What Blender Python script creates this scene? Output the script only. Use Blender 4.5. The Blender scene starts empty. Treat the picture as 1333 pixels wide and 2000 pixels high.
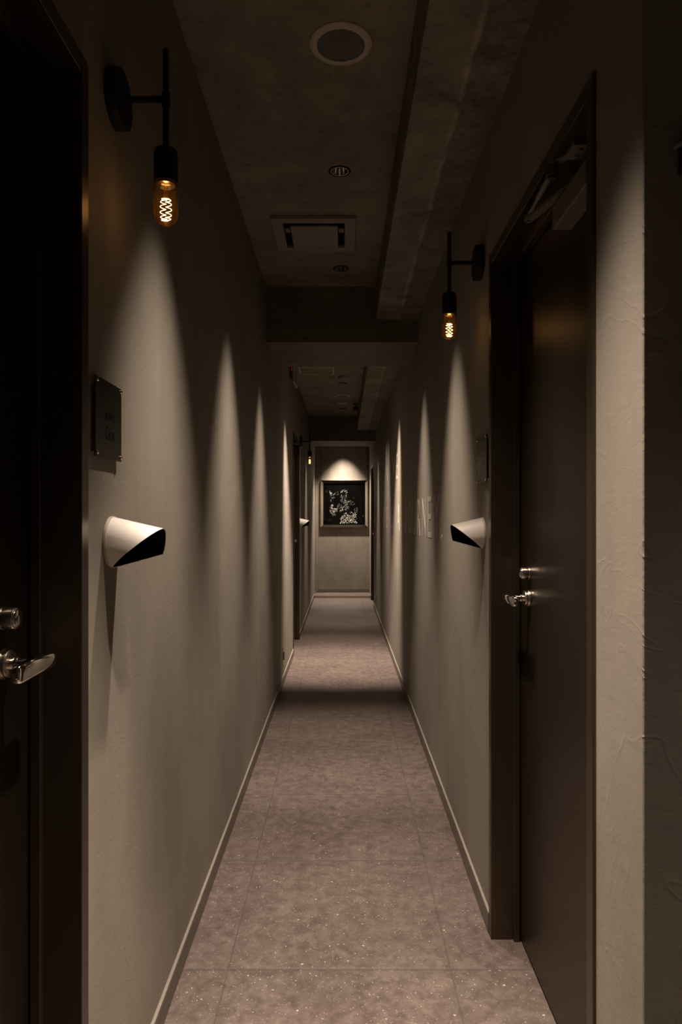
import bpy, bmesh, math, random
from mathutils import Vector, Matrix
R = math.radians
random.seed(7)
S = bpy.context.scene
C = S.collection

# ------------------------------------------------------------------ camera
cam_d = bpy.data.cameras.new('camera')
cam = bpy.data.objects.new('camera', cam_d); C.objects.link(cam)
cam.location = (0, 0, 1.2); cam.rotation_euler = (R(90), 0, 0)
cam_d.sensor_fit = 'VERTICAL'; cam_d.sensor_height = 36; cam_d.sensor_width = 24
cam_d.lens = 1350 / 2000 * 36
cam_d.shift_x = -2.5 / 2000; cam_d.shift_y = 13 / 2000
cam_d.clip_start = 0.02
S.camera = cam
# ------------------------------------------------------------------ world, exposure
w = bpy.data.worlds.new('world'); S.world = w; w.use_nodes = True
w.node_tree.nodes['Background'].inputs[0].default_value = (0, 0, 0, 1)
w.node_tree.nodes['Background'].inputs[1].default_value = 0
vs = S.view_settings
vs.view_transform = 'Standard'; vs.look = 'None'; vs.gamma = 1; vs.use_curve_mapping = False
vs.exposure = 1.55
# ------------------------------------------------------------------ light constants
WARM = (1.0, 0.83, 0.675)
# downlights, with two added lobby fill lamps last: x, depth, watts, half cone deg, blend, tilt deg (towards +y)
CEIL = 2.515
LIGHTS = [
 (0.08, 1.00, 215, 24, 1.0, 0, 1, 0),
 (0.00, 1.62, 98, 34, 1.0, 0, .74, 0),
 (-.010, 2.615, 104, 34, 1.0, 0, .66, 0),
 (-.006, 3.63, 98, 34, 1.0, 0, .60, 0),
 (0.00, 5.02, 290, 36, 1.0, 15, .54, 0),
 (0.003, 6.41, 52, 37, 1.0, 0, .50, 0),
 (0.003, 6.70, 44, 38, 1.0, 0, .75, 0),
 (0.004, 8.26, 68, 36, 1.0, 0, .54, 0),
 (0.012, 10.62, 180, 42, 1.0, 0, -.80, 0),
 (0.80, -0.20, 45, 48, 1.0, 0, 1, 0),  # unseen fill lamp, added to brighten the right-hand corner wall
 (-0.20, -2.10, 95, 52, .8, 0, 1, 0),  # unseen fill lamp, added so the door frames have something lit to reflect
]
BULB_W = 0.015

# ------------------------------------------------------------------ mesh helpers
def link(name, bm, mat, parent=None, smooth=False, kind=None):
    me = bpy.data.meshes.new(name)
    bmesh.ops.recalc_face_normals(bm, faces=bm.faces)
    bm.to_mesh(me); bm.free()
    o = bpy.data.objects.new(name, me); C.objects.link(o)
    if not isinstance(mat, (list, tuple)): mat = [mat]
    for m in mat: me.materials.append(m)
    if smooth:
        for p in me.polygons: p.use_smooth = True
        try: me.set_sharp_from_angle(angle=R(38))
        except Exception: pass
    if parent: o.parent = parent
    if kind: o['kind'] = kind
    return o

def empty(name, loc=(0, 0, 0), label=None, cat=None, group=None, kind=None):
    o = bpy.data.objects.new(name, None); C.objects.link(o); o.location = loc
    o.empty_display_size = .05
    if label: o['label'] = label
    if cat: o['category'] = cat
    if group: o['group'] = group
    if kind: o['kind'] = kind
    return o
def tag(o, label, cat, group=None):
    o['label'] = label; o['category'] = cat
    if group: o['group'] = group
    return o

def box(bm, x0, x1, y0, y1, z0, z1, bev=0):
    if x0 > x1: x0, x1 = x1, x0
    r = bmesh.ops.create_cube(bm, size=1)
    vv = r['verts']
    for v in vv:
        v.co = Vector((x0 + (v.co.x + .5) * (x1 - x0), y0 + (v.co.y + .5) * (y1 - y0), z0 + (v.co.z + .5) * (z1 - z0)))
    if bev:
        ed = set()
        for v in vv: ed.update(v.link_edges)
        bmesh.ops.bevel(bm, geom=list(ed), offset=bev, segments=2, affect='EDGES', profile=.5)

def frame_of(d):
    d = Vector(d).normalized()
    up = Vector((0, 0, 1)) if abs(d.z) < .9 else Vector((1, 0, 0))
    a = d.cross(up).normalized(); b = d.cross(a).normalized()
    return a, b, d

def lathe(bm, prof, org, axis, n=40, cap0=False, cap1=False):
    """prof: list of (radius, height along axis)"""
    a, b, d = frame_of(axis); org = Vector(org)
    rings = []
    for (r, h) in prof:
        if r < 1e-6:
            rings.append([bm.verts.new(org + d * h)])
        else:
            rings.append([bm.verts.new(org + d * h + (a * math.cos(t) + b * math.sin(t)) * r)
                          for t in [2 * math.pi * i / n for i in range(n)]])
    for p, q in zip(rings, rings[1:]):
        for i in range(n):
            j = (i + 1) % n
            if len(p) == 1 and len(q) == 1: continue
            if len(p) == 1: bm.faces.new((p[0], q[i], q[j]))
            elif len(q) == 1: bm.faces.new((p[i], p[j], q[0]))
            else: bm.faces.new((p[i], p[j], q[j], q[i]))
    if cap0 and len(rings[0]) > 1: bm.faces.new(rings[0][::-1])
    if cap1 and len(rings[-1]) > 1: bm.faces.new(rings[-1])

def cyl(bm, p0, p1, r, n=24, bev=0):
    p0 = Vector(p0); p1 = Vector(p1); L = (p1 - p0).length
    b = min(bev, r * .5, L * .4)
    if b: prof = [(r - b, 0), (r - b * .3, b * .3), (r, b), (r, L - b), (r - b * .3, L - b * .3), (r - b, L)]
    else: prof = [(r, 0), (r, L)]
    lathe(bm, prof, p0, p1 - p0, n, True, True)

def tube(bm, pts, r, n=6):
    pts = [Vector(p) for p in pts]
    rings = []; pa = None
    for i, p in enumerate(pts):
        d = (pts[min(i + 1, len(pts) - 1)] - pts[max(i - 1, 0)]).normalized()
        if pa is None: a, b, _ = frame_of(d)
        else:
            a = (pa - d * pa.dot(d)).normalized(); b = d.cross(a)
        pa = a
        rings.append([bm.verts.new(p + (a * math.cos(2 * math.pi * k / n) + b * math.sin(2 * math.pi * k / n)) * r) for k in range(n)])
    for p, q in zip(rings, rings[1:]):
        for i in range(n): bm.faces.new((p[i], p[(i + 1) % n], q[(i + 1) % n], q[i]))
    bm.faces.new(rings[0][::-1]); bm.faces.new(rings[-1])

# ------------------------------------------------------------------ materials
def new_mat(name):
    m = bpy.data.materials.new(name); m.use_nodes = True
    nt = m.node_tree
    return m, nt, nt.nodes['Principled BSDF']
def N(nt, t, **k):
    n = nt.nodes.new(t)
    for a, v in k.items(): setattr(n, a, v)
    return n
def coords(nt, scale=(1, 1, 1)):
    tc = N(nt, 'ShaderNodeTexCoord'); mp = N(nt, 'ShaderNodeMapping')
    mp.inputs['Scale'].default_value = scale
    nt.links.new(tc.outputs['Object'], mp.inputs['Vector'])
    return mp.outputs['Vector']
def noise(nt, vec, scale, detail=6, rough=.6, dist=0):
    n = N(nt, 'ShaderNodeTexNoise'); n.inputs['Scale'].default_value = scale
    n.inputs['Detail'].default_value = detail; n.inputs['Roughness'].default_value = rough
    n.inputs['Distortion'].default_value = dist
    nt.links.new(vec, n.inputs['Vector']); return n.outputs['Fac']
def ramp(nt, fac, stops):
    r = N(nt, 'ShaderNodeValToRGB'); cr = r.color_ramp
    while len(cr.elements) < len(stops): cr.elements.new(.5)
    for e, (p, c) in zip(cr.elements, stops):
        e.position = p; e.color = (c[0], c[1], c[2], 1) if isinstance(c, tuple) else (c, c, c, 1)
    nt.links.new(fac, r.inputs['Fac']); return r.outputs['Color']
def mix(nt, fac, a, b, mode='MIX'):
    m = N(nt, 'ShaderNodeMix', data_type='RGBA', blend_type=mode)
    for s, v in ((m.inputs[0], fac), (m.inputs[6], a), (m.inputs[7], b)):
        if hasattr(v, 'links') or hasattr(v, 'is_linked'): nt.links.new(v, s)
        elif isinstance(v, tuple): s.default_value = (v[0], v[1], v[2], 1)
        else: s.default_value = v
    return m.outputs[2]
def mth(nt, op, a, b=None, c=None):
    m = N(nt, 'ShaderNodeMath', operation=op)
    for i, v in enumerate((a, b, c)):
        if v is None: continue
        if hasattr(v, 'is_linked'): nt.links.new(v, m.inputs[i])
        else: m.inputs[i].default_value = v
    return m.outputs[0]
def bump(nt, h, strength, dist, prev=None):
    b = N(nt, 'ShaderNodeBump'); b.inputs['Strength'].default_value = strength; b.inputs['Distance'].default_value = dist
    nt.links.new(h, b.inputs['Height'])
    if prev is not None: nt.links.new(prev, b.inputs['Normal'])
    return b.outputs['Normal']

def plaster(name, lo, hi, bstr=.18, rough=.72, trowel=.05):
    m, nt, p = new_mat(name)
    v = coords(nt); vv = coords(nt, (1.0, 1.0, .16))
    a = noise(nt, v, 1.9, 7, .62, .4); s = noise(nt, vv, 7, 5, .6, .3)
    f = mth(nt, 'ADD', mth(nt, 'MULTIPLY', a, .6), mth(nt, 'MULTIPLY', s, .4))
    col = ramp(nt, f, [(.36, lo), (.62, hi)])
    nt.links.new(col, p.inputs['Base Color'])
    p.inputs['Roughness'].default_value = rough
    p.inputs['Specular IOR Level'].default_value = .35
    fine = noise(nt, v, 130, 4, .6)
    n1 = bump(nt, fine, .10, .002)
    mus = noise(nt, coords(nt, (1, 1, 2.2)), 13, 9, .7, .5)
    n2 = bump(nt, mus, bstr, .003, n1)
    # sharp trowel ridges
    rd = mth(nt, 'ABSOLUTE', mth(nt, 'SUBTRACT', noise(nt, v, 3.1, 3, .5, 1.2), .5))
    rg = ramp(nt, rd, [(0.0, 1.0), (.012, 0.0)])
    n3 = bump(nt, rg, trowel, .003, n2)
    nt.links.new(n3, p.inputs['Normal'])
    return m
M = {}
M['plaster'] = plaster('grey_plaster', (.175, .152, .124), (.235, .206, .169))
M['rough_plaster'] = plaster('rough_plaster', (.14, .122, .10), (.19, .168, .138), .8, .75, .3)
M['end_plaster'] = plaster('end_plaster', (.15, .131, .109), (.235, .208, .175), .12)

def concrete(name, lo, hi, seam_x=None, rough_x=None):
    m, nt, p = new_mat(name)
    v = coords(nt)
    a = noise(nt, v, 2.2, 9, .68, .5); b = noise(nt, v, 11, 6, .65)
    f = mth(nt, 'ADD', mth(nt, 'MULTIPLY', a, .65), mth(nt, 'MULTIPLY', b, .35))
    col = ramp(nt, f, [(.36, lo), (.5, tuple((lo[i] + hi[i]) / 2 for i in range(3))), (.64, hi)])
    spots = ramp(nt, noise(nt, v, 34, 2, .4), [(.25, .65), (.33, 1.0)])
    col = mix(nt, 1.0, col, spots, 'MULTIPLY')
    hgt = b
    if seam_x is not None:
        sx = N(nt, 'ShaderNodeSeparateXYZ'); nt.links.new(v, sx.inputs[0])
        wob = mth(nt, 'ADD', sx.outputs[0], mth(nt, 'MULTIPLY', mth(nt, 'SUBTRACT', noise(nt, v, 5, 4), .5), .02))
        d = mth(nt, 'ABSOLUTE', mth(nt, 'SUBTRACT', wob, seam_x))
        line = ramp(nt, d, [(0.0, 1.0), (.005, 1.0), (.012, 0.0)])
        brk = ramp(nt, noise(nt, v, 6, 3), [(.42, 0.0), (.55, 1.0)])
        col = mix(nt, mth(nt, 'MULTIPLY', mth(nt, 'MULTIPLY', line, brk), .3), col, tuple(min(1, c * 2.0) for c in hi))
        right = ramp(nt, mth(nt, 'SUBTRACT', wob, seam_x), [(0.0, 0.0), (.006, 1.0)])
        rgh = ramp(nt, noise(nt, v, 26, 8, .75), [(.3, .45), (.7, 1.0)])
        col = mix(nt, right, col, mix(nt, 1.0, col, rgh, 'MULTIPLY'))
        hgt = mth(nt, 'ADD', b, mth(nt, 'MULTIPLY', mth(nt, 'MULTIPLY', noise(nt, v, 45, 6, .7), right), 2.0))
    nt.links.new(col, p.inputs['Base Color'])
    p.inputs['Roughness'].default_value = .7
    nt.links.new(bump(nt, hgt, .5, .006), p.inputs['Normal'])
    return m
M['concrete'] = concrete('raw_concrete', (.07, .055, .033), (.29, .25, .19), .318)
M['beam'] = concrete('beam_concrete', (.08, .064, .04), (.15, .125, .09))
M['ceiling'] = concrete('ceiling_skim', (.115, .091, .058), (.265, .22, .16))

def floor_mat():
    m, nt, p = new_mat('terrazzo_tile')
    v = coords(nt)
    a = noise(nt, v, 3.2, 8, .62, .6); b = noise(nt, v, 26, 8, .75, .5)
    f = mth(nt, 'ADD', mth(nt, 'MULTIPLY', a, .3), mth(nt, 'MULTIPLY', b, .7))
    col = ramp(nt, f, [(.39, (.070, .051, .044)), (.5, (.099, .075, .065)), (.61, (.135, .108, .092))])
    for sc, th, st, c in ((95, .16, .7, (.36, .31, .27)), (42, .10, .85, (.38, .33, .28)), (170, .24, .6, (.28, .235, .20))):
        vo = N(nt, 'ShaderNodeTexVoronoi'); vo.inputs['Scale'].default_value = sc
        dv = N(nt, 'ShaderNodeVectorMath', operation='ADD'); ns = N(nt, 'ShaderNodeTexNoise')
        ns.inputs['Scale'].default_value = sc * .8; nt.links.new(v, ns.inputs['Vector'])
        sm = N(nt, 'ShaderNodeVectorMath', operation='SCALE'); sm.inputs['Scale'].default_value = .9 / sc
        nt.links.new(ns.outputs['Color'], sm.inputs[0]); nt.links.new(v, dv.inputs[0]); nt.links.new(sm.outputs[0], dv.inputs[1])
        nt.links.new(dv.outputs[0], vo.inputs['Vector'])
        near = ramp(nt, vo.outputs['Distance'], [(th, 1.0), (th + .05, 0.0)])
        sel = ramp(nt, N_color_val(nt, vo), [(.83, 0.0), (.88, 1.0)])
        col = mix(nt, mth(nt, 'MULTIPLY', mth(nt, 'MULTIPLY', near, sel), st), col, c)
    sx = N(nt, 'ShaderNodeSeparateXYZ'); nt.links.new(v, sx.inputs[0])
    def grid(o, off, pitch, w_=.0018):
        t = mth(nt, 'DIVIDE', mth(nt, 'SUBTRACT', o, off), pitch)
        fr = mth(nt, 'ABSOLUTE', mth(nt, 'SUBTRACT', mth(nt, 'FRACT', mth(nt, 'ADD', t, 50.5)), .5))
        return ramp(nt, mth(nt, 'MULTIPLY', fr, pitch), [(0.0, 1.0), (w_, 1.0), (w_ + .001, 0.0)])
    g = mth(nt, 'MAXIMUM', grid(sx.outputs[0], -.305, .5945), grid(sx.outputs[1], 1.841, .585, .0035))
    col = mix(nt, mth(nt, 'MULTIPLY', g, .8), col, (.075, .061, .053))
    nt.links.new(col, p.inputs['Base Color'])
    nt.links.new(ramp(nt, b, [(.3, .42), (.7, .6)]), p.inputs['Roughness'])
    p.inputs['Specular IOR Level'].default_value = .4
    n1 = bump(nt, b, .12, .002)
    gi = mth(nt, 'SUBTRACT', 1.0, g)
    nt.links.new(bump(nt, gi, .6, .002, n1), p.inputs['Normal'])
    return m
def N_color_val(nt, vo):
    s = N(nt, 'ShaderNodeSeparateColor'); nt.links.new(vo.outputs['Color'], s.inputs[0]); return s.outputs[0]
M['floor'] = floor_mat()

def metal(name, col, rough, metallic=1.0, brush=None, spec=.5, aniso=0):
    m, nt, p = new_mat(name)
    p.inputs['Base Color'].default_value = (*col, 1); p.inputs['Metallic'].default_value = metallic
    p.inputs['Roughness'].default_value = rough; p.inputs['Specular IOR Level'].default_value = spec
    v = coords(nt, brush or (1, 1, 1))
    n = noise(nt, v, 60 if brush else 12, 4, .6)
    nt.links.new(ramp(nt, n, [(.3, max(.02, rough * .85)), (.7, min(1, rough * 1.15))]), p.inputs['Roughness'])
    if brush: nt.links.new(bump(nt, n, .06, .0006), p.inputs['Normal'])
    return m
M['bronze'] = metal('brushed_bronze_steel', (.105, .081, .057), .34, .9, (40, 40, .6))
M['leaf'] = metal('brown_door_steel', (.075, .057, .041), .40, .95, (30, 30, .6))
M['skirting'] = metal('skirting_metal', (.14, .12, .10), .45, .3)
M['bead'] = metal('pale_bead', (.20, .175, .15), .5, 0)
M['plate'] = metal('plate_steel', (.028, .022, .015), .3, .7)
M['steel'] = metal('satin_steel', (.62, .55, .48), .25, 1.0)
M['chrome'] = metal('polished_chrome', (.8, .78, .75), .07, 1.0)
M['black'] = metal('black_iron', (.006, .006, .006), .6, .0, spec=.2)
M['grille'] = metal('speaker_grille', (.10, .09, .075), .6, .3)
M['white'] = metal('white_paint', (.74, .68, .62), .45, 0)
M['offwhite'] = metal('ceiling_fitting_plastic', (.46, .40, .33), .5, 0)
M['vent'] = metal('vent_plastic', (.235, .2, .155), .6, 0)
M['closer'] = metal('closer_silver', (.16, .14, .115), .5, .25)
M['darkgrey'] = metal('dark_plastic', (.03, .028, .025), .4, 0)
M['lining'] = metal('black_lining', (.004, .004, .004), .8, 0, spec=.1)
M['gap_shade'] = metal('gap_shade_black', (.004, .0035, .003), .9, 0, spec=.1)  # near-black colour standing in for shade in the vent slot and door gap
M['ink'] = metal('etched_black', (.002, .002, .002), .8, 0, spec=.1)
M['vinyl'] = metal('pale_vinyl_lettering', (.37, .34, .30), .5, 0)
M['mirror'] = metal('bevelled_mirror', (.75, .71, .65), .05, 1.0)
M['blackglass'] = metal('black_glass', (.002, .002, .002), .03, 0, spec=.18)
M['crystal'] = metal('silver_crystal', (.55, .53, .49), .28, .5)
def emit(name, col, s):
    m, nt, p = new_mat(name)
    p.inputs['Base Color'].default_value = (*col, 1)
    p.inputs['Emission Color'].default_value = (*col, 1); p.inputs['Emission Strength'].default_value = s
    return m
M['filament'] = emit('glowing_filament', (1, .72, .42), 1.9)
M['blue_led'] = emit('blue_led', (.08, .1, 1), 1.2)
M['red_led'] = emit('red_led', (1, .01, .01), .12)
M['led_lamp'] = emit('downlight_chip', (1, .8, .6), 4)
def glass(name, tint, gl):
    m = bpy.data.materials.new(name); m.use_nodes = True; nt = m.node_tree; nt.nodes.clear()
    out = N(nt, 'ShaderNodeOutputMaterial'); tr = N(nt, 'ShaderNodeBsdfTransparent'); g = N(nt, 'ShaderNodeBsdfGlossy')
    tr.inputs[0].default_value = (*tint, 1); g.inputs[0].default_value = (.5, .36, .18, 1); g.inputs['Roughness'].default_value = .04
    fr = N(nt, 'ShaderNodeLayerWeight'); fr.inputs['Blend'].default_value = gl
    mx = N(nt, 'ShaderNodeMixShader'); nt.links.new(fr.outputs['Fresnel'], mx.inputs[0])
    nt.links.new(tr.outputs[0], mx.inputs[1]); nt.links.new(g.outputs[0], mx.inputs[2])
    df = N(nt, 'ShaderNodeBsdfTranslucent'); df.inputs[0].default_value = (.9, .45, .08, 1)
    m2 = N(nt, 'ShaderNodeMixShader'); m2.inputs[0].default_value = .018
    nt.links.new(mx.outputs[0], m2.inputs[1]); nt.links.new(df.outputs[0], m2.inputs[2])
    nt.links.new(m2.outputs[0], out.inputs[0]); return m
M['amber'] = glass('amber_glass', (.98, .86, .60), .2)

# ------------------------------------------------------------------ the room
WL, WR, Y_END = -.432, .43, 10.95
DOORS = [(-1, 1.155), (1, 2.0), (-1, 6.88), (1, 10.2)]     # side, far edge depth
DW, DH = .83, 1.958

bm = bmesh.new()
box(bm, -1.2, 1.9, -3.1, 10.45, -.1, 0)
link('floor', bm, M['floor'], kind='structure')
bm = bmesh.new()
box(bm, -.7, .7, 10.45, Y_END + .2, -.1, .03, .003)
link('trim_1', bm, M['floor'], kind='structure')

def wall_side(name, side, y0):
    x = WL if side < 0 else WR; xo = x + side * .16
    bm = bmesh.new(); y = y0
    for s, d in DOORS:
        if s != side: continue
        a, b = d - DW + .006, d - .006
        if a > y: box(bm, x, xo, y, a, 0, CEIL)
        box(bm, x, xo, a, b, DH - .006, CEIL)
        box(bm, x + side * .145, xo, a, b, 0, DH)
        y = b
    box(bm, x, xo, y, Y_END, 0, CEIL)
    bmesh.ops.remove_doubles(bm, verts=bm.verts, dist=1e-5)
    return link(name, bm, M['plaster'], kind='structure')
wall_side('wall_left', -1, -3.0)
wall_side('wall_right', 1, .99)
bm = bmesh.new(); box(bm, .592, 1.8, .986, 1.15, 0, CEIL)
# slightly rounded plaster return at the corner
box(bm, .4301, .60, .986, .9985, 0, CEIL, .0015)
link('wall_near_right', bm, M['rough_plaster'], kind='structure')
bm = bmesh.new(); box(bm, -.6, .6, Y_END, Y_END + .15, 0, CEIL)
link('wall_back', bm, M['end_plaster'], kind='structure')
bm = bmesh.new(); box(bm, -1.1, 1.9, -3.1, -3.0, 0, CEIL)
link('wall_front', bm, M['plaster'], kind='structure')
bm = bmesh.new(); box(bm, 1.8, 1.9, -3.0, 1.1, 0, CEIL)
link('wall_right_lobby', bm, M['plaster'], kind='structure')

# ceiling with holes for the downlights (boolean evaluated right away)
bm = bmesh.new(); box(bm, -1.2, 1.9, -3.1, 11.1, CEIL, CEIL + .12)
ceil = link('ceiling', bm, M['ceiling'], kind='structure')
bm = bmesh.new()
for l in LIGHTS: cyl(bm, (l[0], l[1], CEIL - .02), (l[0], l[1], CEIL + .1), .038, 40)
cut = link('cut', bm, M['ceiling'])
md = ceil.modifiers.new('b', 'BOOLEAN'); md.object = cut; md.operation = 'DIFFERENCE'; md.solver = 'EXACT'
bpy.context.view_layer.update()
dg = bpy.context.evaluated_depsgraph_get()
me = bpy.data.meshes.new_from_object(ceil.evaluated_get(dg))
ceil.modifiers.clear(); ceil.data = me
bpy.data.objects.remove(cut)

bm = bmesh.new()
box(bm, .19, WR + .3, -3.0, 3.92, 2.33, CEIL, .003); box(bm, .19, WR + .3, 4.55, 8.9, 2.33, CEIL, .003)
link('trim_2', bm, M['concrete'], kind='structure')
bm = bmesh.new(); box(bm, WL - .1, WR + .1, 3.92, 4.55, 2.2, CEIL, .004)
link('trim_3', bm, M['beam'], kind='structure')
bm = bmesh.new(); box(bm, WL - .1, WR + .1, 8.9, 9.57, 2.2, CEIL, .004)
link('trim_4', bm, M['beam'], kind='structure')
bm = bmesh.new()   # casing down the left edge of the end wall
box(bm, WL, -.399, Y_END - .05, Y_END, .03, 2.3, .003)
link('trim_5', bm, M['plaster'], kind='structure')

# baseboards
def skirt(name, segs, side):
    x = WL if side < 0 else WR
    bm = bmesh.new()
    for a, b in segs:
        box(bm, x, x - side * .008, a, b, 0, .056, .0015)
    o = link(name, bm, M['skirting'], kind='structure')
    bm = bmesh.new()
    for a, b in segs: box(bm, x, x - side * .0075, a, b, .0562, .0605)
    link('top_bead', bm, M['bead'], o)
    return o
skirt('baseboard_left', [(-3, 1.155 - DW), (1.155, 6.88 - DW), (6.88, 10.445)], -1)
skirt('baseboard_right', [(1.0, 2.0 - DW), (2.0, 10.2 - DW), (10.2, 10.445)], 1)
bm = bmesh.new(); box(bm, -.399, WR - .001, Y_END - .01, Y_END, .03, .088, .0015)
link('baseboard_back', bm, M['skirting'], kind='structure')
bm = bmesh.new(); box(bm, WL + .001, WR - .001, 10.44, 10.45, 0, .034, .002)
link('trim_6', bm, M['steel'], kind='structure')

# ------------------------------------------------------------------ doors
def door(n, side, D, closer=True):
    root = empty('door_%d' % n, (side * .43, D, 0), kind='structure')
    O = root.location
    B = bmesh.new
    def X(u): return side * u - O.x
    def bx(bm, u0, u1, y0, y1, z0, z1, bev=.0012): box(bm, X(u0), X(u1), y0 - O.y, y1 - O.y, z0, z1, bev)
    bm = B()
    bx(bm, .424, .57, D - .03, D, 0, DH); bx(bm, .424, .57, D - DW, D - DW + .03, 0, DH)
    bx(bm, .4245, .57, D - DW + .03, D - .03, DH - .03, DH)
    link('door_frame', bm, M['bronze'], root)
    bm = B()
    bx(bm, .487, .5035, D - .042, D - .0301, 0, DH - .031); bx(bm, .487, .5035, D - DW + .0301, D - DW + .042, 0, DH - .031)
    bx(bm, .487, .5035, D - DW + .043, D - .043, DH - .042, DH - .0301)
    link('door_stop', bm, M['bronze'], root)
    bm = B(); bx(bm, .507, .547, D - DW + .034, D - .036, .008, DH - .036, .0015)
    leaf = link('door_leaf', bm, M['leaf'], root)
    bm = B(); bx(bm, .552, .565, D - DW + .031, D - .031, 0, DH - .031, 0)  # near-black sheet painting the shade in the gap around the leaf
    link('door_shade_backing', bm, M['gap_shade'], root)
    # lock
    yl = D - .13; s = side
    def P(u, y, z): return (side * u - O.x, y - O.y, z)
    bm = B(); cyl(bm, P(.507, yl, 1.052), P(.502, yl, 1.052), .0175, 36, .0008)
    cyl(bm, P(.502, yl, 1.052), P(.483, yl, 1.052), .0165, 36, .0015)
    lock = link('lock_cylinder', bm, M['steel'], leaf, True)
    bm = B(); cyl(bm, P(.483, yl, 1.052), P(.4805, yl, 1.052), .0135, 32, .001)
    cyl(bm, P(.4805, yl, 1.049), P(.4790, yl, 1.049), .0075, 24, .0006)
    box(bm, P(.479, 0, 0)[0], P(.4782, 0, 0)[0], yl - O.y - .001, yl - O.y + .001, 1.0445, 1.0535)
    link('keyhole_face', bm, M['chrome'], leaf, True)
    zh = .985
    bm = B()
    cyl(bm, P(.507, yl, zh), P(.500, yl, zh), .0235, 44, .0012); cyl(bm, P(.500, yl, zh), P(.492, yl, zh), .0205, 44, .0015)
    link('handle_rosette', bm, M['steel'], leaf, True)
    bm = B()
    cyl(bm, P(.492, yl, zh), P(.452, yl, zh), .0085, 28, .001)
    cyl(bm, P(.486, yl, zh), P(.481, yl, zh), .0105, 28, .001)
    # blade: an oval plank, extruded along the door
    prof = []
    for k in range(20):
        t = 2 * math.pi * k / 20
        prof.append((.0085 * math.copysign(abs(math.cos(t)) ** .6, math.cos(t)), .014 * math.copysign(abs(math.sin(t)) ** .8, math.sin(t))))
    rings = []
    for (yy, sc) in ((-.072, .55), (-.069, .85), (-.064, 1), (0.0, 1), (.045, 1), (.052, .9), (.054, .7)):
        rings.append([bm.verts.new(P(.452 + a * sc, yl + yy, zh - .002 + b * sc)) for a, b in prof])
    for p, q in zip(rings, rings[1:]):
        for i in range(20): bm.faces.new((p[i], p[(i + 1) % 20], q[(i + 1) % 20], q[i]))
    bm.faces.new(rings[0]); bm.faces.new(rings[-1][::-1])
    link('lever_handle', bm, M['chrome'], leaf, True)
    if closer:
        yb = D - .475
        bm = B(); box(bm, P(.463, 0, 0)[0], P(.507, 0, 0)[0], yb - .21 - O.y, yb - O.y, 1.836, 1.886, .003)
        cyl(bm, P(.485, yb - .1, 1.886), P(.485, yb - .1, 1.899), .012, 24, .001)
        body = link('door_closer', bm, M['closer'], root, False)
        def pv(u, y, z): return Vector(P(u, y, z))
        a0 = pv(.482, yb - .1, 1.894); el = pv(.435, yb + .09, 1.898); k0 = pv(.422, yb - .135, 1.90)
        def flat(bm, a, b, wd, th):
            d = (b - a); d.z = 0; d.normalize(); sd = Vector((-d.y, d.x, 0)) * wd / 2
            N_ = 8; top = []; bot = []
            pts = []
            for k in range(N_ + 1):
                t = -math.pi / 2 + math.pi * k / N_; pts.append(b + d * math.cos(t) * wd / 2 + sd * math.sin(t))
            for k in range(N_ + 1):
                t = math.pi / 2 + math.pi * k / N_; pts.append(a + d * math.cos(t) * wd / 2 + sd * math.sin(t))
            lo = [bm.verts.new(p - Vector((0, 0, th / 2))) for p in pts]; hi = [bm.verts.new(p + Vector((0, 0, th / 2))) for p in pts]
            bm.faces.new(lo[::-1]); bm.faces.new(hi); n = len(pts)
            for i in range(n): bm.faces.new((lo[i], lo[(i + 1) % n], hi[(i + 1) % n], hi[i]))
        bm = B(); flat(bm, a0, el, .019, .006)
        cyl(bm, el - Vector((0, 0, .006)), el - Vector((0, 0, .002)), .005, 16)
        link('closer_arm', bm, M['closer'], body, False)
        bm = B(); e2 = el + Vector((0, 0, .009)); d = k0 + Vector((0, 0, -.004)) - e2
        cyl(bm, e2, e2 + d * .5, .0042, 16, .001); cyl(bm, e2 + d * .47, e2 + d * .95, .0062, 18, .001)
        cyl(bm, e2 - Vector((0, 0, .006)), e2 + Vector((0, 0, .004)), .0075, 18, .001)
        link('closer_rod', bm, M['closer'], body, True)
        bm = B(); cyl(bm, k0 - Vector((0, 0, .012)), k0 + Vector((0, 0, .010)), .0125, 28, .002)
        cyl(bm, k0 - Vector((0, 0, .018)), k0 - Vector((0, 0, .012)), .009, 28, .001)
        link('closer_knuckle', bm, M['darkgrey'], body, True)
        bm = B(); ft = pv(.462, yb - .165, 1.9245)
        flat(bm, k0 + Vector((0, 0, .011)), ft, .016, .004)
        box(bm, ft.x - .018, ft.x + .018, ft.y - .035, ft.y + .02, 1.916, 1.9275, .001)
        for dy in (-.02, .004): cyl(bm, ft + Vector((0, dy, -.0125)), ft + Vector((0, dy, -.008)), .0045, 12, .001)
        link('closer_bracket', bm, M['closer'], body, False)
    return root
for i, (s, d) in enumerate(DOORS): door(i + 1, s, d, closer=(i in (1, 2)))

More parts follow.
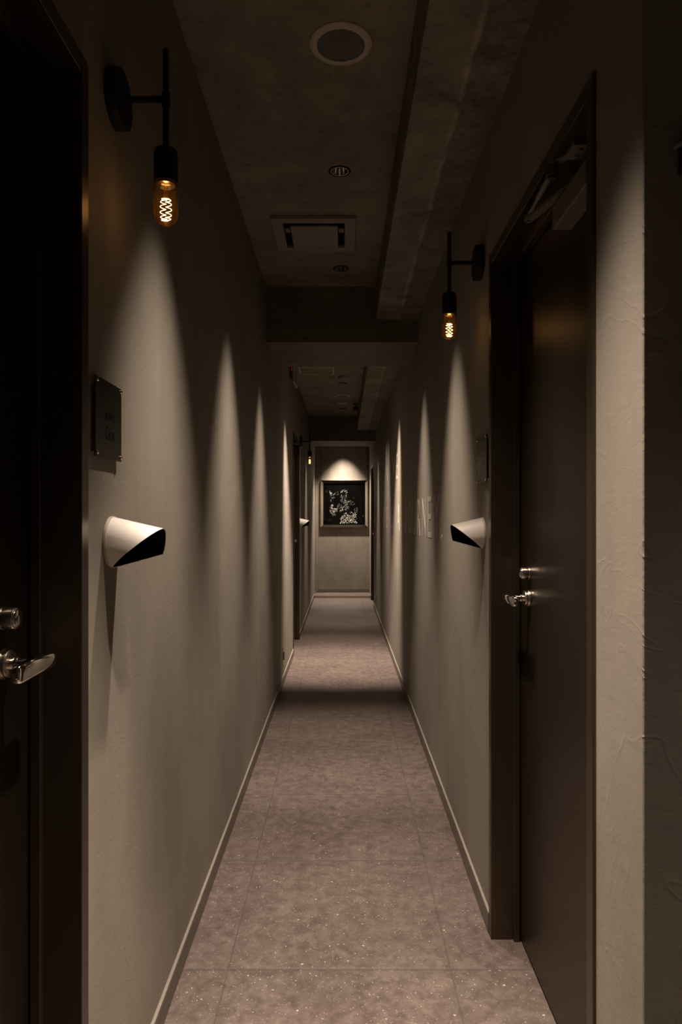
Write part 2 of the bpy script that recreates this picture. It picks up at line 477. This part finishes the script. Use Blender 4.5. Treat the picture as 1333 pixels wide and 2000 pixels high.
# ------------------------------------------------------------------ downlights and the two added lobby fills
DL = {2.615: ('first recessed downlight above the corridor, between the round speaker and the square vent', 1),
      3.63: ('recessed downlight just beyond the square ceiling vent, before the concrete cross beam', 1),
      6.41: ('nearer of the two close-set recessed downlights beyond the cross beam', 1),
      6.70: ('farther of the two close-set recessed downlights beyond the cross beam', 1),
      8.26: ('last recessed downlight in the far ceiling, beside the small security camera', 1),
      1.00: ('recessed downlight overhead at the corridor mouth', 0),
      1.62: ('recessed downlight overhead, before the round speaker', 0),
      5.02: ('tilted recessed downlight hidden just behind the first cross beam', 0),
      -0.20: ('added fill lamp, unseen in the lobby behind the corridor mouth', 0),
      -2.10: ('added fill lamp, unseen at the back of the lobby', 0),
      10.62: ('recessed downlight in the end alcove, above the mirror picture', 0)}
for (x, y, W_, half, bl, tilt, sq, side_tilt) in LIGHTS:
    t = empty('ceiling_downlight', (x, y, CEIL), DL[y][0], 'downlight', 'recessed ceiling downlights')
    bm = bmesh.new(); lathe(bm, [(.0335, 0.001), (.0335, -.0022), (.041, -.0028), (.0425, -.0015), (.0425, 0), (.0335, .001)], (0, 0, 0), (0, 0, 1), 48)
    link('trim_ring', bm, M['black'], t, True)
    bm = bmesh.new(); lathe(bm, [(.0335, -.0024), (.0315, -.0024), (.031, 0), (.029, .012), (.024, .032), (.018, .052), (.018, .054), (.0335, .004), (.0335, -.0024)], (0, 0, 0), (0, 0, 1), 48)
    link('reflector', bm, M['chrome'], t, True)
    bm = bmesh.new(); cyl(bm, (0, 0, .054), (0, 0, .058), .018, 24)
    link('lamp_face', bm, M['led_lamp'], t)
    L = bpy.data.lights.new('downlight_beam', 'SPOT'); L.energy = W_; L.color = WARM
    L.spot_size = R(2 * half); L.spot_blend = bl; L.shadow_soft_size = .028
    o = bpy.data.objects.new('downlight_beam', L); C.objects.link(o); o.parent = t
    o.location = (0, 0, .004); o.rotation_euler = (R(tilt), R(-side_tilt), 0); o.scale = (1, sq, 1) if sq > 0 else (-sq, 1, 1)

# ------------------------------------------------------------------ bulb sconces
def sconce(side, D, label):
    x = WL if side < 0 else WR; d = -side
    t = empty('wall_sconce', (x, D, 1.988), label, 'wall lamp', 'black bulb sconces beside the doors')
    B = bmesh.new
    bm = B(); cyl(bm, (0, 0, 0), (d * .022, 0, 0), .053, 56, .0015); link('wall_plate', bm, M['black'], t, True)
    bm = B(); cyl(bm, (d * .02, 0, 0), (d * .1, 0, 0), .006, 20); link('arm', bm, M['black'], t, True)
    bm = B(); cyl(bm, (d * .1, 0, -.10), (d * .1, 0, .094), .0058, 20, .002)
    cyl(bm, (d * .1, 0, -.014), (d * .1, 0, .014), .0078, 20, .001); link('stem', bm, M['black'], t, True)
    c = d * .1
    bm = B(); lathe(bm, [(0, -.092), (.014, -.092), (.0195, -.0955), (.0222, -.102), (.0222, -.158), (.0205, -.158), (.0205, -.150), (.0, -.150)], (c, 0, 0), (0, 0, 1), 40)
    link('lamp_socket', bm, M['black'], t, True)
    bm = B(); lathe(bm, [(.0175, -.150), (.0175, -.161), (.0125, -.163), (.010, -.166), (0, -.166)], (c, 0, 0), (0, 0, 1), 32)
    cop = link('bulb_cap', bm, M['steel'], t, True)
    bm = B(); lathe(bm, [(.0155, -.150), (.0185, -.158), (.0222, -.166), (.0226, -.175), (.0226, -.215), (.0215, -.222), (.0175, -.230), (.010, -.2345), (0, -.236)], (c, 0, 0), (0, 0, 1), 40)
    bulb = link('glass_bulb', bm, M['amber'], t, True)
    bm = B(); lathe(bm, [(.003, -.166), (.0035, -.172), (.007, -.177), (.0065, -.182), (.003, -.185), (0, -.186)], (c, 0, 0), (0, 0, 1), 16)
    link('glass_stem', bm, M['amber'], bulb, True)
    bm = B()
    pts = []; n = 12 * 18
    for i in range(n + 1):
        q = i / n; tt = q * 2 * math.pi * 12
        # coil folded down and up again: loops around a tall ring
        ring = q * 2 * math.pi
        zc = -.207 + .0205 * math.cos(ring); xc = .0055 * math.copysign(abs(math.sin(ring)) ** .5, math.sin(ring))
        pts.append((c + xc + .0052 * math.cos(tt), .0048 * math.sin(tt) * 1.3, zc + .0018 * math.sin(tt)))
    tube(bm, pts, .0006, 6)
    link('filament', bm, M['filament'], bulb, True)
    L = bpy.data.lights.new('bulb_glow', 'POINT'); L.energy = BULB_W; L.color = (1, .50, .14); L.shadow_soft_size = .012
    o = bpy.data.objects.new('bulb_glow', L); C.objects.link(o); o.parent = t; o.location = (c, 0, -.205)
sconce(-1, 1.30, 'black iron bulb sconce on the left wall in the foreground, above the Gion room plate')
sconce(1, 2.13, 'black iron bulb sconce on the right wall beside the door with the closer')
sconce(-1, 7.05, 'small distant black bulb sconce beside the far left door')

# ------------------------------------------------------------------ white cut-tube lights
def horn(side, D, label):
    x = WL if side < 0 else WR; d = -side
    t = empty('tube_light', (x, D, 1.157), label, 'wall light', 'white cut-tube lights on the walls')
    bm = bmesh.new(); cyl(bm, (0, 0, 0), (d * .006, 0, 0), .0475, 60, .001); link('mounting_disc', bm, M['offwhite'], t, True)
    al = R(13); Rr = .046; Ln = .0895
    ax = Vector((math.cos(al) * d, 0, -math.sin(al))); up = Vector((math.sin(al) * d, 0, math.cos(al))); f = Vector((0, 1, 0))
    def length(u, near):
        if near: return .017 + (Ln - .017) * (u + 1) / 2
        return Ln if u > -.12 else .017 + (Ln - .017) * (u + 1) / .88
    def shell(r, inset=0):
        bm_r = []
        n = 96
        for i in range(n):
            th = 2 * math.pi * (i + .0) / n; u = math.cos(th); g = math.sin(th)
            near = g < 0
            le = length(u, near) - inset; s0 = .006 / math.cos(al) - u * r * math.tan(al)
            col = []
            for k in range(9):
                s_ = s0 + (max(le, s0 + .001) - s0) * k / 8
                col.append(ax * s_ + up * u * r + f * g * r)
            bm_r.append(col)
        return bm_r
    bm = bmesh.new(); a = shell(Rr); b = shell(Rr - .0012)
    va = [[bm.verts.new(p) for p in col] for col in a]; vb = [bm.verts.new(col[-1]) for col in b]
    n = len(a)
    for i in range(n):
        j = (i + 1) % n
        for k in range(8): bm.faces.new((va[i][k], va[j][k], va[j][k + 1], va[i][k + 1]))
        bm.faces.new((va[i][8], va[j][8], vb[j], vb[i]))
    link('tube_shade', bm, M['white'], t, True)
    bm = bmesh.new(); vb = [[bm.verts.new(p) for p in col] for col in shell(Rr - .0013, .0004)]
    for i in range(n):
        j = (i + 1) % n
        for k in range(8): bm.faces.new((vb[i][k], vb[j][k], vb[j][k + 1], vb[i][k + 1]))
    bm.faces.new([c_[0] for c_ in vb])
    link('inner_lining', bm, M['lining'], t, True)
horn(-1, 1.29, 'white diagonally cut tube light on the left wall below the Gion room plate')
horn(1, 2.11, 'white diagonally cut tube light on the right wall beside the JOURNEY lettering')
horn(-1, 7.02, 'small distant white cut tube light beyond the far left door')

# ------------------------------------------------------------------ text helper
def glyph(body):
    cu = bpy.data.curves.new('g', 'FONT'); cu.body = body; cu.size = 1; cu.resolution_u = 6
    o = bpy.data.objects.new('g', cu); C.objects.link(o)
    bpy.context.view_layer.update()
    me = bpy.data.meshes.new_from_object(o.evaluated_get(bpy.context.evaluated_depsgraph_get()))
    bpy.data.objects.remove(o); return me
def add_text(bm, body, u0, u1, v0, v1, place, th):
    """fit glyphs into u0..u1, v0..v1 and extrude by th; place(u,v,w)->xyz"""
    me = glyph(body); xs = [v.co.x for v in me.vertices]; ys = [v.co.y for v in me.vertices]
    ax_, bx_, ay, by = min(xs), max(xs), min(ys), max(ys)
    f = lambda co: (u0 + (co.x - ax_) / max(bx_ - ax_, 1e-6) * (u1 - u0), v0 + (co.y - ay) / max(by - ay, 1e-6) * (v1 - v0))
    tb = bmesh.new(); tb.from_mesh(me)
    for v in tb.verts:
        u, w_ = f(v.co); v.co = Vector((u, w_, 0))
    r = bmesh.ops.extrude_face_region(tb, geom=tb.faces[:])
    for g in r['geom']:
        if isinstance(g, bmesh.types.BMVert): g.co.z += th
    mp = {}
    for v in tb.verts: mp[v] = bm.verts.new(place(v.co.x, v.co.y, v.co.z))
    for fc in tb.faces:
        try: bm.faces.new([mp[v] for v in fc.verts])
        except ValueError: pass
    tb.free()

# ------------------------------------------------------------------ room plates
def plate(side, D, label, text=True):
    x = WL if side < 0 else WR; d = -side
    t = empty('room_plate', (x, D, 1.378), label, 'sign', 'square metal room plates beside the doors')
    h = .0695
    bm = bmesh.new(); box(bm, d * .006, d * .0085, -h, h, -h, h, .0005); pl = link('plate', bm, M['plate'], t)
    for a in (-1, 1):
        for b in (-1, 1):
            bm = bmesh.new(); cyl(bm, (0, a * .063, b * .063), (d * .006, a * .063, b * .063), .0032, 16)
            cyl(bm, (d * .0085, a * .063, b * .063), (d * .0115, a * .063, b * .063), .0038, 18, .001)
            link('screw', bm, M['chrome'], t, True)
    if text:
        pf = lambda u, v, w_: (d * (.0085 + w_), -side * u, v) if side > 0 else (.0085 + w_, u, v)
        bm = bmesh.new()
        add_text(bm, 'ROOM 8', -.019, .026, .000, .0125, pf, .0003)
        add_text(bm, 'Gion', -.019, .027, -.036, -.0105, pf, .0003)
        link('engraved_text', bm, M['ink'], pl)
plate(-1, 1.255, 'dark square metal plate reading ROOM 8 Gion on the left wall')
plate(1, 2.087, 'dark square metal room plate on the right wall above the white tube light', False)
plate(-1, 6.985, 'dark square metal room plate beyond the far left door', False)

# ------------------------------------------------------------------ wall lettering
def row(spec, z0, h, label):
    t = empty('wall_lettering', (WR, spec[0][1], z0), label, 'lettering', 'pale lettering on the right wall')
    for ch, ya, yb in spec:
        bm = bmesh.new(); top = h if ch != '.' else .026; c0 = spec[0][1]
        add_text(bm, ch, c0 - ya, c0 - yb, 0, top, lambda u, v, w_: (-w_, -u, v), .0012)
        link('full_stop' if ch == '.' else 'letter', bm, M['vinyl'], t)
row([('L', 7.85, 7.70), ('I', 7.40, 7.37), ('F', 7.12, 6.98), ('E', 6.72, 6.57), ('I', 6.28, 6.25), ('S', 6.05, 5.88), ('A', 5.40, 5.18),
     ('J', 4.76, 4.62), ('O', 4.50, 4.28), ('U', 4.22, 4.04), ('R', 3.96, 3.81), ('N', 3.72, 3.54), ('E', 3.47, 3.32), ('Y', 3.23, 3.05), ('.', 3.003, 2.975)],
    1.107, .203, 'pale lettering line ending in JOURNEY. beside the right-hand tube light')
row([('N', 6.75, 6.5), ('A', 6.28, 6.05), ('M', 5.90, 5.66), ('E', 5.52, 5.36), ('.', 4.92, 4.89)],
    1.512, .195, 'upper line of pale lettering on the right wall, above and beyond JOURNEY.')

# ------------------------------------------------------------------ ceiling fittings
def speaker(x, y, label, r=.087):
    t = empty('ceiling_speaker', (x, y, CEIL), label, 'speaker', 'round flush ceiling speakers')
    bm = bmesh.new(); lathe(bm, [(r, 0), (r, -.003), (r - .003, -.006), (r * .78, -.008), (r * .76, -.007), (r * .755, 0)], (0, 0, 0), (0, 0, 1), 64)
    link('speaker_rim', bm, M['offwhite'], t, True)
    bm = bmesh.new(); lathe(bm, [(r * .757, -.0045), (r * .3, -.006), (0, -.0062)], (0, 0, 0), (0, 0, 1), 48)
    link('speaker_grille', bm, M['grille'], t, True)
speaker(-.004, 1.913, 'large round flush speaker with white rim on the ceiling in the foreground')
speaker(.003, 7.41, 'small-looking round flush speaker in the far ceiling beyond the cross beam')
bm = bmesh.new(); lathe(bm, [(.055, 0), (.054, -.006), (.045, -.010), (.012, -.012), (0, -.012)], (0, 0, 0), (0, 0, 1), 40)
o = link('ceiling_sensor', bm, M['offwhite'], None, True); o.location = (.004, 7.85, CEIL)
tag(o, 'flat round ceiling sensor between the far speaker and the last downlight', 'sensor')

# cassette vent
t = empty('ceiling_vent', (-.126, 3.18, CEIL), 'square ceiling vent panel with a slot around its middle, between the two near downlights', 'vent')
bm = bmesh.new(); h = .185; q = .137; z0, z1 = -.016, 0
box(bm, -h, h, -h, -q, z0, z1, .002); box(bm, -h, h, q - .0, h, z0, z1, .002)
box(bm, -h, -q, -q, q, z0, z1, .001); box(bm, q, h, -q, q, z0, z1, .001)
link('vent_frame', bm, M['vent'], t)
bm = bmesh.new(); box(bm, -.106, .106, -.098, q, -.0145, -.006, .0015); link('vent_cover', bm, M['vent'], t)
bm = bmesh.new(); box(bm, -q, q, -q, q, -.0015, -.0002); link('vent_slot_shade', bm, M['gap_shade'], t)  # flat near-black sheet as the slot's shade; the ceiling has no opening here
for s in (-1, 1):
    bm = bmesh.new(); box(bm, s * .110, s * .133, -.06, -.02, -.008, -.002, .001)
    link('vent_clip', bm, M['vent'], t)
# access hatch
t = empty('access_hatch', (-.228, 6.13, CEIL), 'square framed access hatch in the ceiling just beyond the cross beam', 'hatch')
bm = bmesh.new(); h = .155
for a in ((-h, h, -h, -h + .012), (-h, h, h - .012, h), (-h, -h + .012, -h, h), (h - .012, h, -h, h)): box(bm, *a, -.006, 0, .001)
link('hatch_frame', bm, M['offwhite'], t)
bm = bmesh.new(); box(bm, -h + .012, h - .012, -h + .012, h - .012, -.002, 0); link('hatch_panel', bm, M['ceiling'], t)

# security camera
t = empty('security_camera', (.152, 7.9, CEIL), 'small dark security camera hanging from the far ceiling beside the concrete soffit', 'camera')
bm = bmesh.new(); cyl(bm, (0, 0, -.012), (0, 0, 0), .036, 32, .003); cyl(bm, (0, .0, -.05), (0, 0, -.01), .012, 16); link('mount', bm, M['closer'], t, True)
bm = bmesh.new(); box(bm, -.029, .029, -.05, .05, -.094, -.04, .008); cb = link('camera_body', bm, M['darkgrey'], t, False)
for a in (-1, 1):
    for b in (-1, 1):
        bm = bmesh.new(); cyl(bm, (a * .013, -.052, -.067 + b * .013), (a * .013, -.049, -.067 + b * .013), .0055, 14); link('infrared_lens', bm, M['closer'], cb, True)

# emergency / alarm light high on the left wall
t = empty('emergency_light', (WL, 5.85, 2.41), 'pale emergency light with red and blue indicators high on the left wall past the beam', 'emergency light')
bm = bmesh.new(); box(bm, 0, .012, -.17, .03, -.055, .13, .004); link('back_box', bm, M['darkgrey'], t)
bm = bmesh.new()
pr = [(0.0, .13), (.040, .13), (.052, .08), (.052, -.05), (.046, -.09), (.034, -.088), (.008, -.04), (0, -.03)]
v0 = [bm.verts.new((a, .03, b)) for a, b in pr]; v1 = [bm.verts.new((a, .09, b)) for a, b in pr]
bm.faces.new(v0); bm.faces.new(v1[::-1])
for i in range(len(pr)): j = (i + 1) % len(pr); bm.faces.new((v0[i], v0[j], v1[j], v1[i]))
link('light_body', bm, M['offwhite'], t)
bm = bmesh.new(); pr = [(.010, -.041), (.020, -.036), (.046, -.088), (.036, -.09), (.022, -.075)]
v0 = [bm.verts.new((a, .026, b)) for a, b in pr]; v1 = [bm.verts.new((a, .031, b)) for a, b in pr]
bm.faces.new(v0); bm.faces.new(v1[::-1])
for i in range(len(pr)): j = (i + 1) % len(pr); bm.faces.new((v0[i], v0[j], v1[j], v1[i]))
link('lens', bm, M['white'], t)
bm = bmesh.new(); box(bm, .011, .0135, -.15, -.13, .01, .05, .001); link('red_indicator', bm, M['red_led'], t)
bm = bmesh.new(); box(bm, .001, .006, .035, .06, -.045, -.04, .001); link('blue_indicator', bm, M['blue_led'], t)
L = bpy.data.lights.new('blue_indicator_glow', 'SPOT'); L.energy = .12; L.color = (.1, .12, 1); L.spot_size = R(60); L.shadow_soft_size = .003; L.spot_blend = 1
o = bpy.data.objects.new('blue_indicator_glow', L); C.objects.link(o); o.parent = t; o.location = (.016, .045, -.06); o.rotation_euler = (0, R(-8), 0)

# ------------------------------------------------------------------ wall outlets near the floor
def outlet(side, D, z, label, plug=True):
    x = WL if side < 0 else WR; d = -side
    t = empty('wall_outlet', (x, D, z), label, 'outlet', 'wall outlets near the floor')
    bm = bmesh.new(); box(bm, 0, d * .006, -.035, .035, -.06, .06, .0015); link('cover_plate', bm, M['steel'], t)
    bm = bmesh.new(); box(bm, d * .006, d * .011, -.018, .018, -.03, .03, .001); link('socket_insert', bm, M['darkgrey'], t)
    for zz in (-.05, .05):
        bm = bmesh.new(); cyl(bm, (d * .006, 0, zz), (d * .009, 0, zz), .004, 14, .001); link('screw', bm, M['chrome'], t, True)
outlet(-1, 5.02, .205, 'metal floor-level outlet on the left wall before the far door')
outlet(1, 8.75, .16, 'metal floor-level outlet low on the far end of the right wall')

# ------------------------------------------------------------------ bracket glinting at the right frame edge
t = empty('wall_bracket', (.480, .985, 1.70), 'small chrome bracket on the dark plaster at the right edge', 'bracket')
bm = bmesh.new(); box(bm, -.001, .05, -.008, 0, -.012, .04, .002); link('bracket_plate', bm, M['darkgrey'], t)
bm = bmesh.new(); tube(bm, [(-.014, -.012, .022), (.0, -.02, .028), (.012, -.02, .045), (.016, -.012, .07)], .004, 10); link('bracket_arm', bm, M['closer'], t, True)
bm = bmesh.new(); bmesh.ops.create_uvsphere(bm, u_segments=20, v_segments=12, radius=.008)
for v in bm.verts: v.co += Vector((.008, -.018, .046))
link('bracket_knob', bm, M['chrome'], t, True)

# ------------------------------------------------------------------ mirror picture on the end wall
MX, MZ, MY = .0305, 1.434, Y_END
t = empty('mirror_picture', (MX, MY, MZ), 'square mirror-framed picture of a leopard head in crystals on the end wall', 'picture')
H = .376; I = .326
bm = bmesh.new()
def ring(bm, h0, y0, h1, y1, z0=0, z1=0):
    a = [bm.verts.new((sx * h0, y0, sz * h0)) for sx, sz in ((-1, -1), (1, -1), (1, 1), (-1, 1))]
    b = [bm.verts.new((sx * h1, y1, sz * h1)) for sx, sz in ((-1, -1), (1, -1), (1, 1), (-1, 1))]
    for i in range(4): j = (i + 1) % 4; bm.faces.new((a[i], a[j], b[j], b[i]))
ring(bm, H, -.004, H, -.020); ring(bm, H, -.020, H - .006, -.031); ring(bm, H - .006, -.031, I + .006, -.036); ring(bm, I + .006, -.036, I, -.026); ring(bm, I, -.026, I, -.004)
link('mirror_frame', bm, M['mirror'], t)
for sx in (-1, 1):
    for sz in (-1, 1):
        bm = bmesh.new(); tube(bm, [(sx * (I + .004), -.0362, sz * (I + .004)), (sx * (H - .006), -.0315, sz * (H - .006))], .0012, 4)
        link('mitre_joint', bm, M['ink'], t)
bm = bmesh.new(); box(bm, -I - .002, I + .002, -.022, -.003, -I - .002, I + .002); link('glass_panel', bm, M['blackglass'], t)
# the animal, as hundreds of small facets on the glass
def inside(p, poly):
    x, y = p; c = False; n = len(poly)
    for i in range(n):
        x0, y0 = poly[i]; x1, y1 = poly[i - 1]
        if (y0 > y) != (y1 > y) and x < (x1 - x0) * (y - y0) / (y1 - y0) + x0: c = not c
    return c
regions = [  # polygon, count, facet size, brightness of packing
 ([(295, 335), (330, 350), (360, 390), (350, 470), (330, 480), (312, 420)], 70, 1.0),
 ([(330, 480), (380, 400), (470, 360), (530, 370), (520, 460), (430, 540), (420, 660), (330, 620)], 110, .8),
 ([(550, 370), (600, 330), (700, 310), (740, 340), (742, 400), (720, 520), (690, 500), (700, 380), (640, 370), (590, 400)], 110, 1.0),
 ([(590, 440), (660, 450), (700, 540), (740, 620), (760, 780), (700, 840), (660, 850), (600, 800), (640, 720), (570, 620), (560, 520)], 230, 1.0),
 ([(340, 680), (400, 680), (380, 800), (340, 800)], 110, 1.1),
 ([(305, 700), (325, 700), (320, 820), (380, 800), (440, 770), (500, 790), (500, 860), (430, 900), (470, 970), (370, 970), (310, 870)], 200, 1.15),
 ([(470, 700), (570, 650), (640, 720), (680, 820), (570, 890), (500, 780)], 110, .9),
 ([(740, 560), (900, 620), (950, 680), (820, 720), (780, 820), (740, 780)], 110, .8),
 ([(860, 850), (1000, 740), (1015, 850), (980, 950), (870, 930), (760, 880), (700, 900)], 130, .9),
 ([(640, 930), (720, 880), (800, 960), (960, 930), (990, 1150), (550, 1155), (560, 1060)], 620, 1.3),
 ([(1040, 960), (1150, 960), (1150, 1120), (1040, 1140)], 22, .7),
]
bm = bmesh.new(); S0 = 2 * I / 1020.
for poly, cnt, sz in regions:
    cnt = int(cnt * .42)
    xs = [p[0] for p in poly]; ys = [p[1] for p in poly]; k = 0
    while k < cnt:
        p = (random.uniform(min(xs), max(xs)), random.uniform(min(ys), max(ys)))
        if not inside(p, poly): continue
        k += 1
        u = (p[0] - 667) * S0; v = -(p[1] - 672) * S0
        a = R(random.gauss(65, 35)); l = random.uniform(7, 16) * sz * S0; wd = random.uniform(2, 3.6) * sz * S0
        dx, dz = math.cos(a), math.sin(a)
        y = -.0222; pk = bm.verts.new((u + random.uniform(-1, 1) * wd * .5, y - random.uniform(.0015, .004), v + random.uniform(-1, 1) * wd * .5))
        q = [bm.verts.new((u + dx * l, y, v + dz * l)), bm.verts.new((u - dz * wd, y, v + dx * wd)), bm.verts.new((u - dx * l, y, v - dz * l)), bm.verts.new((u + dz * wd, y, v - dx * wd))]
        for i in range(4): bm.faces.new((q[i], q[(i + 1) % 4], pk))
link('leopard_image', bm, M['crystal'], t, kind='stuff')
for sx in (-1, 1):
    bm = bmesh.new()
    for k in range(26):
        z = H + .01 + k * .0215; c_ = Vector((sx * .365, -.012, z)); pts = []
        for i in range(11):
            a = 2 * math.pi * i / 10; e = .006 * math.cos(a); g = .0125 * math.sin(a)
            pts.append(c_ + (Vector((e, 0, g)) if k % 2 else Vector((0, e, g))))
        tube(bm, pts, .0016, 5)
    link('hanging_chain', bm, M['darkgrey'], t, True)
